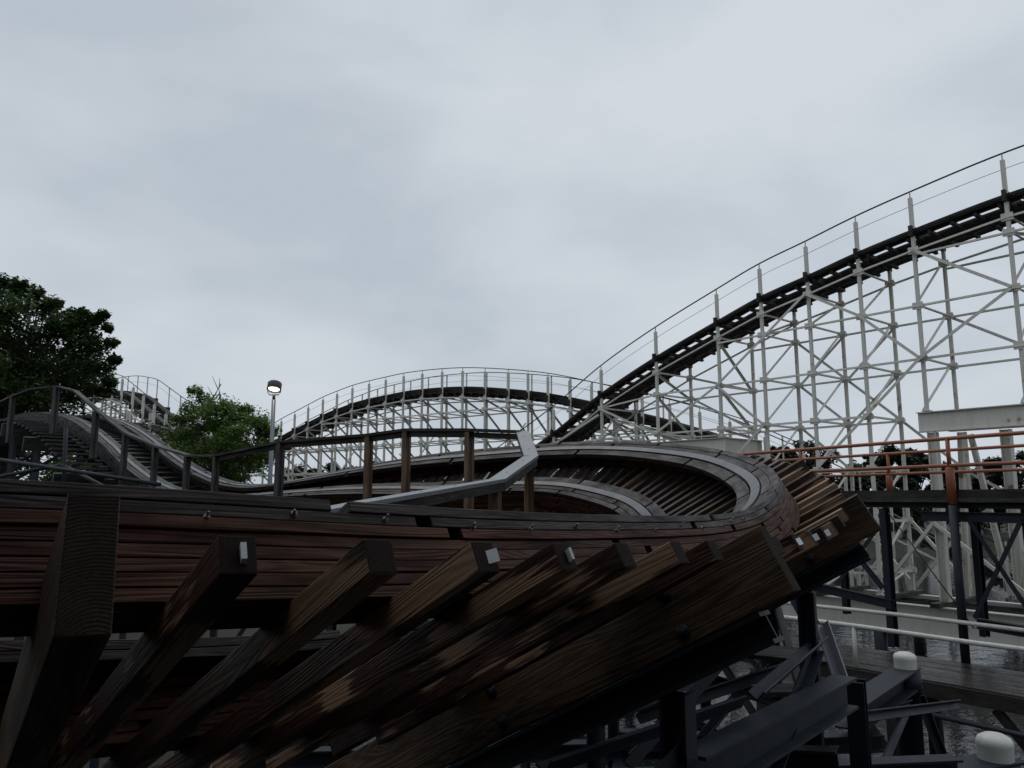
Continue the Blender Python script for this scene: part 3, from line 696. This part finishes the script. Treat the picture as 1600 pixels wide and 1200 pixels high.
mb = MB(); mb.beam(b0 + perR * 2.0 - Z * .2, b1 + perR * 2.0 - Z * .2, 1.0, .10); mb.build('plank_walk', M['greywood'], baseg)

# ------------------------------------------------------------------ footbridge with orange guard rails
bd = V((-.418, .908, 0)).normalized(); bn = V((.908, .418, 0)); B0 = V((9.07, 16.0, 0))
fb_loc = B0 + bn * 1.8; fb_loc.z = -3.2
fb = empty('footbridge', fb_loc, 'dark timber bridge deck on grey pipe and black steel columns at right', 'bridge')
T0, T1 = -5.5, 12.5
def bp(t, w, z): return B0 + bd * t + bn * w + Z * z
mb = MB()
for k in range(15): mb.beam(bp(T0, .22 + k * .235, .165), bp(T1, .22 + k * .235, .165), .222, .045)
mb.build('deck', M['deckwood'], fb)
mb = MB()
for w_ in (.10, 3.55): mb.beam(bp(T0, w_, .11), bp(T1, w_, .11), .06, .17); 
mb.build('edge_beam', M['darkwood'], fb)
mb = MB(); mb.beam(bp(T0, .09, -.02), bp(T1, .09, -.02), .10, .085); mb.build('edge_board', M['greywood'], fb)
mb = MB()
for w_ in (.35, 1.8, 3.2): mb.ibeam(bp(T0, w_, -.06), bp(T1, w_, -.06), .15, .26)
mb.build('stringer', M['black'], fb)
for t in (0.0, 4.05, -4.0, 8.3):
    mb = MB(); mb.tube([bp(t, 0, -3.25), bp(t, 0, -.12)], .085, 16); mb.build('pipe_column', M['steelgrey'], fb)
for t in (1.83, -1.52, 5.9):
    mb = MB(); mb.ibeam(bp(t, .2, -3.25), bp(t, .2, -.2), .16, .17, .016, .012, up=bn); mb.build('column', M['steel'], fb)
    mb = MB(); mb.ibeam(bp(t, 3.3, -3.25), bp(t, 3.3, -.2), .16, .17, .016, .012, up=bn); mb.build('column', M['steel'], fb)
for (ta, za, tb, zb) in ((-.25, -.42, -1.45, -2.35), (-1.3, -.40, -.2, -2.35), (1.95, -2.0, 3.2, -.7), (1.95, -.65, 3.2, -2.0)):
    mb = MB(); mb.angle(bp(ta, .14, za), bp(tb, .14, zb), .09, .016, up=bn); mb.build('cross_brace', M['steel'], fb)
for (ta, tb, w_, za, zb) in ((1.7, 4.0, .15, -2.32, -2.15), (-2.6, -.2, .15, -2.5, -2.45), (-2, .9, .2, -.36, -.36)):
    mb = MB(); mb.ibeam(bp(ta, w_, za), bp(tb, w_, zb), .14, .2); mb.build('tie_beam', M['steel'], fb)
mb = MB(); mb.tube([bp(1.6, .05, -.3), bp(-.2, .05, -2.55)], .012, 6); mb.build('cable', M['black'], fb)
for (lab, w0, posts, sl0) in (('orange pipe guard rail along the near edge of dark bridge deck', 0.0, (-4.0, 0.0, 4.05, 8.3), -.10), ('orange pipe guard rail along the far edge of dark bridge deck', 3.58, (-3.6, .35, 4.4, 8.5), .19)):
    g = empty('guard_rail', bp(0, w0, .19), lab, 'guard rail', 'orange rails on the bridge')
    for z_, r_ in ((1.25, .042), (.69, .040)):
        mb = MB(); mb.tube([bp(t, w0, z_) for t in (T0, -2, 2, 6, T1)], r_, 10); mb.build('rail', M['orange'], g)
    for t in posts:
        mb = MB(); mb.tube([bp(t, w0, sl0), bp(t, w0, .63), bp(t, w0, .655)], [.087, .087, .07], 16); mb.tube([bp(t, w0, .64), bp(t, w0, 1.24)], .043, 10); mb.build('post', M['orange'], g)

# ------------------------------------------------------------------ boardwalk and its pipe rails
wd_ = V((-.62, .78, 0)).normalized(); wn = V((.78, .62, 0)); W0 = pt(1433, 1045, 14.4)
W0 = V((W0.x, W0.y, 0)); BZ = -3.18
def wp(t, a, z): return W0 + wd_ * t + wn * a + Z * z
bw_loc = wp(0, 1, WATER_Z)
bw = empty('boardwalk', bw_loc, 'wet dark plank boardwalk on piles crossing the lower right corner', 'boardwalk')
mb = MB()
for k in range(9):
    for s_ in range(4):
        a0_ = -7 + s_ * 4.2 + random.uniform(-.6, .6)
    edges = [-7.0] + [-7 + 4.2 * s_ + random.uniform(-.8, .8) for s_ in (1, 2, 3)] + [9.5]
    for a_, b_ in zip(edges, edges[1:]): mb.beam(wp(a_ + .006, .12 + k * .232, BZ - .02 + random.uniform(-.006, .006)), wp(b_, .12 + k * .232, BZ - .02 + random.uniform(-.006, .006)), .215, .045)
mb.build('deck', M['deckwood'], bw)
mb = MB(); mb.beam(wp(-7, -.03, BZ - .15), wp(9.5, -.03, BZ - .15), .06, .25); mb.beam(wp(-7, 2.13, BZ - .15), wp(9.5, 2.13, BZ - .15), .06, .25); mb.build('fascia', M['darkwood'], bw)
for t in (-5, -2.2, .6, 3.4, 6.2, 8.8):
    for a in (.25, 1.9):
        mb = MB(); mb.tube([wp(t, a, WATER_Z - .6), wp(t, a, BZ - .05)], .14, 12); mb.build('pile', M['darkwood'], bw)
    mb = MB(); mb.beam(wp(t, .0, BZ - .22), wp(t, 2.1, BZ - .22), .16, .2); mb.beam(wp(t, .1, -4.7), wp(t + 1.0, .1, BZ - .3), .1, .14); mb.build('cross_beam', M['darkwood'], bw)
for (lab, a, ps) in (('chipped white pipe handrail along the near edge of the boardwalk', .02, (-5.2, -2.0, 1.15, 4.4, 7.6)), ('chipped white pipe handrail along the far edge of the boardwalk', 2.16, (-5.0, 7.9))):
    g = empty('pipe_handrail', wp(0, a, BZ), lab, 'handrail', 'white pipe rails on the boardwalk')
    mb = MB(); mb.tube([wp(t, a, BZ + .76 + .012 * math.sin(t * 1.3)) for t in range(-7, 10)], .043, 12); mb.build('rail', M['pipe'], g)
    for t in ps:
        mb = MB(); mb.tube([wp(t, a, BZ), wp(t, a, BZ + .75)], .038, 12); mb.build('post', M['pipe'], g)
p0 = wp(-5, -.3, BZ - .55); p1 = wp(.2, -.25, BZ - .5)
mb = MB(); mb.tube([p0, (p0 + p1) / 2 - Z * .02, p1], .045, 10); tag(mb.build('drain_pipe', M['steelgrey']), 'grey horizontal pipe slung below the near edge of the boardwalk', 'pipe')
# capped piles and their header beams
for (px, py, D, lab, bl, endpx) in ((1415, 1044, 10.4, 'steel pile with white domed cap standing beside the boardwalk rail post', 'dark steel header beam running left from the pile beside the boardwalk', (1322, 1062, 8.6)),
                                 (1556, 1186, 6.8, 'steel pile with white domed cap at the bottom right corner', 'dark steel header beam along the bottom edge below the corner pile', (1150, 1212, 5.9))):
    p = pt(px, py, D); r = .135; q = pt(*endpx); q.z = p.z - .13
    pile = empty('capped_pile', V((p.x, p.y, WATER_Z)), lab, 'pile', 'white capped piles')
    mb = MB(); mb.lathe(V((p.x, p.y, 0)), [(.15, WATER_Z - .6), (.15, p.z - .30), (.175, p.z - .30), (.175, p.z - .02), (0, p.z - .02)], 24); mb.build('shaft', M['steel'], pile)
    mb = MB(); mb.lathe(V((p.x, p.y, p.z)), [(r, -.02), (r * 1.01, .10), (r * 1.04, .12), (r * 1.03, .145), (r * .9, .175), (r * .55, .20), (0, .21)], 28); mb.build('cap', M['cap'], pile)
    mb = MB(); dd = (p - q).normalized(); mb.ibeam(q, V((p.x, p.y, q.z)) + dd * .16, .30, .25, .02, .014); tag(mb.build('header_beam', M['steel']), bl, 'steel beam')
    mb = MB(); e0 = V((p.x + .16, p.y, p.z - .35)); mb.angle(e0, e0 + V((.28, -.1, -1.0)), .09, .012, V((.3, -.9, .1))); mb.build('brace', M['steelgrey'], pile)
# unseen shade block added behind the camera: it keeps the low sky off the near part of the curve
shade_blocker = empty('unseen_shade_blocker', (0, -3.2, WATER_Z), 'unseen dark slabs added behind the viewpoint to shade the near curve', 'shade_blocker')
mb = MB(); mb.beam((-16, -3.2, -1.0), (9, -3.2, -1.0), .2, 8.4); mb.build('blocker_wall', M['darkwood'], shade_blocker)
mb = MB(); mb.beam((-16, -1.6, 3.0), (9, -1.6, 3.0), 3.3, .15); mb.build('blocker_roof', M['darkwood'], shade_blocker)
# ------------------------------------------------------------------ lamp post
lp = pt(421, 770, 23); lt = pt(427, 618, 23); lt = V((lp.x, lp.y, on_line(427, 617, (lp.x, lp.y), (lp.x + 1, lp.y)).z))
lamp = empty('street_lamp', V((lp.x, lp.y, -4.4)), 'lit flood lamp with round dark hood on a thin pale pole', 'street lamp')
mb = MB(); mb.tube([V((lp.x, lp.y, -4.4)), V((lp.x, lp.y, lt.z - .15))], [.085, .06], 12); mb.build('pole', M['galv'], lamp)
mb = MB(); hz = lt.z + .0
mb.tube([V((lp.x, lp.y, lt.z - .17)), V((lp.x, lp.y, lt.z + .02))], .045, 10)
mb.tube([V((lp.x - .19, lp.y, hz + .25)), V((lp.x - .19, lp.y, hz + .08)), V((lp.x - .14, lp.y, hz + .0)), V((lp.x + .14, lp.y, hz + .0)), V((lp.x + .19, lp.y, hz + .08)), V((lp.x + .19, lp.y, hz + .25))], .016, 8)
mb.build('bracket', M['lampblack'], lamp)
ta = V((0, .34, .94)).normalized(); hc = V((lp.x, lp.y, hz + .24))
mb = MB(); mb.lathe(hc, [(.185, -.10), (.205, -.11), (.21, -.10), (.21, .12), (.18, .15), (0, .16)], 28, ta); mb.lathe(hc, [(.185, -.10), (.17, .08), (0, .1)], 28, ta); hd = mb.build('lamp_head', M['lampblack'], lamp)
mb = MB(); mb.lathe(hc, [(.0, -.085), (.10, -.08), (.155, -.06)], 20, ta); mb.build('lens', M['bulb'], hd)

# ------------------------------------------------------------------ water, ground
wm, t, b = newmat('lake_water'); tcn = t.nodes.new('ShaderNodeTexCoord')
b.inputs['Base Color'].default_value = (.006, .009, .010, 1); b.inputs['Roughness'].default_value = .08; b.inputs['IOR'].default_value = 1.24
n_a = noise(t, mapping(t, tcn.outputs['Object'], (1.0, 1.6, 1)).outputs[0], 1.3, 3, .6, .4); n_b = noise(t, tcn.outputs['Object'], 7.0, 2, .5)
bump(t, b, math_(t, 'ADD', n_a, math_(t, 'MULTIPLY', n_b, .30)),   .22, .10)
mb = MB(); mb.quad((-900, -60, WATER_Z), (900, -60, WATER_Z), (900, 400, WATER_Z), (-900, 400, WATER_Z)); water = kind(mb.build('water', wm), 'structure')
gm, t, b = newmat('ground'); tcn = t.nodes.new('ShaderNodeTexCoord')
g1_ = noise(t, tcn.outputs['Object'], .5, 6, .65); g2_ = noise(t, tcn.outputs['Object'], 9, 4, .7)
t.links.new(mixc(t, g2_, ramp(t, g1_, [(.4, (.014, .020, .008)), (.55, (.022, .027, .011)), (.68, (.03, .024, .017))]), (.03, .03, .02)), b.inputs['Base Color'])
b.inputs['Roughness'].default_value = .95; bump(t, b, g2_, .5, .05)
def gh(x, y):
    s = lambda e0, e1, v: (lambda q: q * q * (3 - 2 * q))(max(0, min(1, (v - e0) / (e1 - e0))))
    shore = 64 + 5 * math.sin(x * .05) + 2.5 * math.sin(x * .17)
    far = s(shore - 3, shore + 4, y) * 2.2 + s(shore + 6, shore + 90, y) * 2.5
    left = s(0, 6, -4 - x + (y - 12) * .25) * s(3.5, 6.5, y) * s(-14, 2, 75 - y + max(0, -x - 10) * 2) * 1.65
    return -6.0 + max(far, left)
xs = [-1500, -600, -250] + [-120 + 3 * k for k in range(81)] + [250, 600, 1500]; ys = [-80, -30] + [0 + 3 * k for k in range(45)] + [180, 300, 600, 1500]
vs = [(x, y, gh(x, y)) for y in ys for x in xs]; fs = []
for j in range(len(ys) - 1):
    for i in range(len(xs) - 1): a = j * len(xs) + i; fs.append((a, a + 1, a + len(xs) + 1, a + len(xs)))
me = bpy.data.meshes.new('ground'); me.from_pydata(vs, [], fs); me.polygons.foreach_set('use_smooth', [True] * len(fs)); me.materials.append(gm); me.update()
gr = bpy.data.objects.new('ground', me); COL.objects.link(gr); kind(gr, 'structure')

# ------------------------------------------------------------------ trees
LM = {'mid': leafmat('leaf_green', (.045, .085, .016), (.10, .175, .032), (.17, .26, .055)), 'dark': leafmat('leaf_dark', (.016, .032, .010), (.034, .064, .017), (.065, .112, .028)),
      'far': leafmat('leaf_far', (.012, .020, .012), (.022, .034, .018), (.038, .052, .026)), 'needle': leafmat('needle', (.008, .014, .009), (.013, .022, .013), (.022, .034, .018))}
def crown(mb, centers, rnd, per, leaf):
    for (c, r) in centers:
        for _ in range(per):
            d = V((rnd.gauss(0, 1), rnd.gauss(0, 1), rnd.gauss(0, .52))); d *= r * (.35 + .65 * rnd.random()) / max(.3, d.length)
            p = c + d; nrm = V((rnd.gauss(0, .6), rnd.gauss(0, .6), 1)).normalized(); a = nrm.orthogonal().normalized(); a.rotate(Matrix.Rotation(rnd.uniform(0, 6.28), 3, nrm)); b = nrm.cross(a)
            l = leaf * rnd.uniform(.6, 1.35); wv = l * rnd.uniform(.4, .62)
            k = len(mb.v); mb.v += [p - a * l * .5, p + b * wv * .5 - a * l * .05, p + a * l * .5 - nrm * l * .12, p - b * wv * .5 - a * l * .05]
            mb.face((k, k + 1, k + 2, k + 3), ((0, 0), (1, 0), (1, 1), (0, 1)))
def tree(base, cz, rad, label, lm, n=40, per=200, leaf=.22, seed=1, trunk=.22, cr=.75, group=None, shape=1.0, extra=(), bare=0):
    """base = foot of trunk, cz = height of crown centre, rad = crown radii"""
    rnd = random.Random(seed); base = V(base); c0 = V((base.x, base.y, cz))
    root = empty('tree', base, label, 'tree', group); cs = []
    for k in range(n):
        for _ in range(30):
            d = V((rnd.uniform(-1, 1), rnd.uniform(-1, 1), rnd.uniform(-1, 1)))
            if .45 < d.length < 1: break
        d.z = d.z if d.z < 0 else d.z * shape
        cs.append((c0 + V((d.x * rad[0], d.y * rad[1], d.z * rad[2])), cr * rnd.uniform(.6, 1.25)))
    cs += [(V(p), r) for p, r in extra]
    mb = MB(); crown(mb, cs, rnd, per, leaf); mb.build('crown', LM[lm], root)
    mb = MB(); top = V((base.x + rnd.uniform(-.2, .2), base.y, cz + rad[2] * .3)); mid = (base + top) / 2 + V((rnd.uniform(-.25, .25), 0, 0))
    mb.tube([base - Z * .2, mid, top], [trunk, trunk * .75, trunk * .3], 9)
    for (c, r) in cs[::2]:
        s = lerp(mid, top, rnd.uniform(0, .9)); m_ = (s + c) / 2 + Z * rnd.uniform(0, .3); mb.tube([s, m_, c], [trunk * .24, trunk * .14, trunk * .05], 5, False)
    for k in range(bare):
        s = c0 + V((rnd.uniform(-.6, .3), 0, rad[2] * .7)); e_ = s + V((rnd.uniform(-.4, .5), rnd.uniform(-.3, .3), rnd.uniform(.6, 1.2))); m_ = (s + e_) / 2 + V((rnd.uniform(-.15, .15), 0, 0))
        mb.tube([s, m_, e_], [.045, .03, .012], 5)
        for q in range(4): f_ = lerp(m_, e_, rnd.random()); mb.tube([f_, f_ + V((rnd.uniform(-.35, .35), rnd.uniform(-.2, .2), rnd.uniform(.15, .5)))], [.018, .006], 4)
    mb.build('trunk', M['bark'], root)
    return root
def gz(p): return V((p.x, p.y, gh(p.x, p.y)))
c = pt(20, 570, 26); tree(gz(c), c.z, (2.75, 3.2, 2.5), 'large dark leafy tree at the left edge rising above the track hump', 'dark', 84, 330, .17, 3, .32, .72, None, 1, [(pt(x, y, 26 + dy), r) for x, y, dy, r in ((135, 505, 0, .55), (150, 545, .5, .5), (160, 575, 0, .45), (95, 505, 0, .6), (60, 480, .5, .7), (15, 465, 0, .6), (120, 600, 0, .7), (60, 620, 1, .9), (165, 610, .5, .35), (20, 640, 0, .9), (100, 640, 2, .9), (-30, 455, 0, .8), (5, 448, .3, .55), (35, 452, .3, .5), (75, 478, .3, .5), (-10, 440, .2, .5), (140, 530, .2, .45), (110, 555, .3, .6), (10, 500, -.5, .7), (30, 540, -.8, .7), (10, 570, -.8, .75), (50, 570, -.6, .7), (20, 600, -.6, .8), (60, 520, -.3, .6), (-20, 520, -.6, .8), (80, 590, -.3, .7), (162, 492, 0, .22), (148, 498, 0, .26), (174, 535, 0, .26), (180, 562, 0, .24), (86, 474, 0, .26), (112, 490, 0, .26), (58, 458, 0, .26), (172, 596, 0, .26), (130, 488, 0, .2), (30, 446, 0, .3), (0, 440, 0, .3), (168, 512, 0, .2))])
c = pt(345, 690, 28); tree(gz(c), c.z - .1, (1.95, 1.7, 1.5), 'bushy bright green tree with bare twigs standing left of the lamp', 'mid', 62, 420, .115, 5, .16, .50, None, 1, [(pt(x, y, 28 + dy), r) for x, y, dy, r in ((305, 612, 0, .32), (298, 640, 0, .42), (360, 635, 0, .4), (385, 640, .3, .3), (405, 665, 0, .35), (410, 690, 0, .4), (330, 640, 0, .4), (400, 730, 0, .5), (275, 680, 0, .45), (290, 735, 0, .6), (350, 740, 0, .7), (412, 675, 0, .4), (416, 700, 0, .4), (372, 655, 0, .45), (280, 655, 0, .35), (320, 625, 0, .35), (340, 665, -.4, .6), (380, 700, -.4, .6))], 2)
c = pt(130, 735, 24); tree(gz(c), c.z - .2, (1.5, 1.2, .9), 'low green shrub seen through the bracing under the track hump', 'mid', 26, 300, .12, 8, .08, .5)
c = pt(-40, 700, 30); tree(gz(c), c.z, (3.5, 3, 3), 'shaded dark tree behind the left end of track hump', 'dark', 50, 300, .2, 9, .3, .9)
c = pt(230, 720, 33); tree(gz(c), c.z - .4, (2.2, 2, 1.7), 'dark green tree low behind the descending side of the hump', 'dark', 44, 300, .18, 12, .2, .8)
# a conifer whose branch tips reach into the left edge
cb = pt(-75, 480, 30); cf = empty('conifer', gz(cb), 'tall dark conifer whose branch tips enter at the left edge', 'conifer'); rnd = random.Random(5)
g_ = gz(cb); zt_ = pt(-75, 330, 30).z; mb = MB(); mb.tube([g_, V((g_.x, g_.y, zt_))], [.3, .05], 8); mb.build('trunk', M['bark'], cf)
mb = MB()
for k in range(26):
    z_ = lerp(g_.z + 3, zt_, k / 25); ln = lerp(3.0, .5, k / 25) * rnd.uniform(.8, 1.1)
    for q in range(6):
        an = q * 1.05 + k * .6 + rnd.uniform(-.2, .2); dirv = V((math.cos(an), math.sin(an), -.08))
        crown(mb, [(V((g_.x, g_.y, z_)) + dirv * ln * f_, .22 * (1.25 - f_) + .12) for f_ in (.3, .5, .7, .85, 1.0)], rnd, 26, .16)
mb.build('crown', LM['needle'], cf)
# far shore trees
rnd = random.Random(21); far = []
def far_tree(px, ytop, D, wpx, lab, seed, grp='trees along the far shore'):
    g = pt(px, 800, D); g = gz(g); zt = pt(px, ytop, D).z; hgt = zt - g.z; rw = wpx / 2 * D / F
    tree(g, g.z + hgt * .56, (rw * .9, rw * .9, hgt * .40), lab, 'far', 40, 130, .5, seed, .25, max(.7, rw * .34), grp)
FT = [(1215, 683, 76, 55), (1262, 678, 78, 75), (1300, 694, 74, 60), (1335, 712, 74, 50), (1372, 700, 80, 45), (1402, 684, 76, 70), (1440, 688, 80, 55), (1486, 715, 82, 45), (1520, 722, 84, 40), (1555, 708, 78, 60), (1598, 700, 76, 60), (1650, 696, 76, 70),
      (1150, 700, 80, 50), (1010, 682, 90, 45), (960, 690, 92, 45), (1060, 700, 90, 50), (520, 722, 92, 40), (548, 724, 94, 38), (580, 716, 92, 40), (606, 720, 92, 36), (625, 726, 90, 30), (700, 702, 92, 24), (672, 728, 94, 30), (490, 726, 90, 40), (460, 722, 88, 45), (750, 716, 95, 40), (800, 712, 95, 40), (850, 706, 95, 40), (905, 700, 94, 45)]
for k, (px, yt, D, wp_) in enumerate(FT):
    right = px > 1180
    lab = 'dark tree on the far shore behind the tall white hill' if right else 'dark tree on the far shore behind the long low hill'
    far_tree(px, yt, D, wp_, lab, 100 + k, 'far shore trees at right' if right else 'far shore trees in the middle')
# far undergrowth reading as one mass
mb = MB(); rnd = random.Random(4); cs = []
for k in range(300):
    x = rnd.uniform(-75, 95); y = 70 + 5 * math.sin(x * .05) + rnd.uniform(0, 14); cs.append((V((x, y, gh(x, y) + rnd.uniform(.5, 3.6))), rnd.uniform(1.0, 2.0)))
crown(mb, cs, rnd, 80, .55); ug = mb.build('undergrowth', LM['far']); kind(ug, 'stuff')
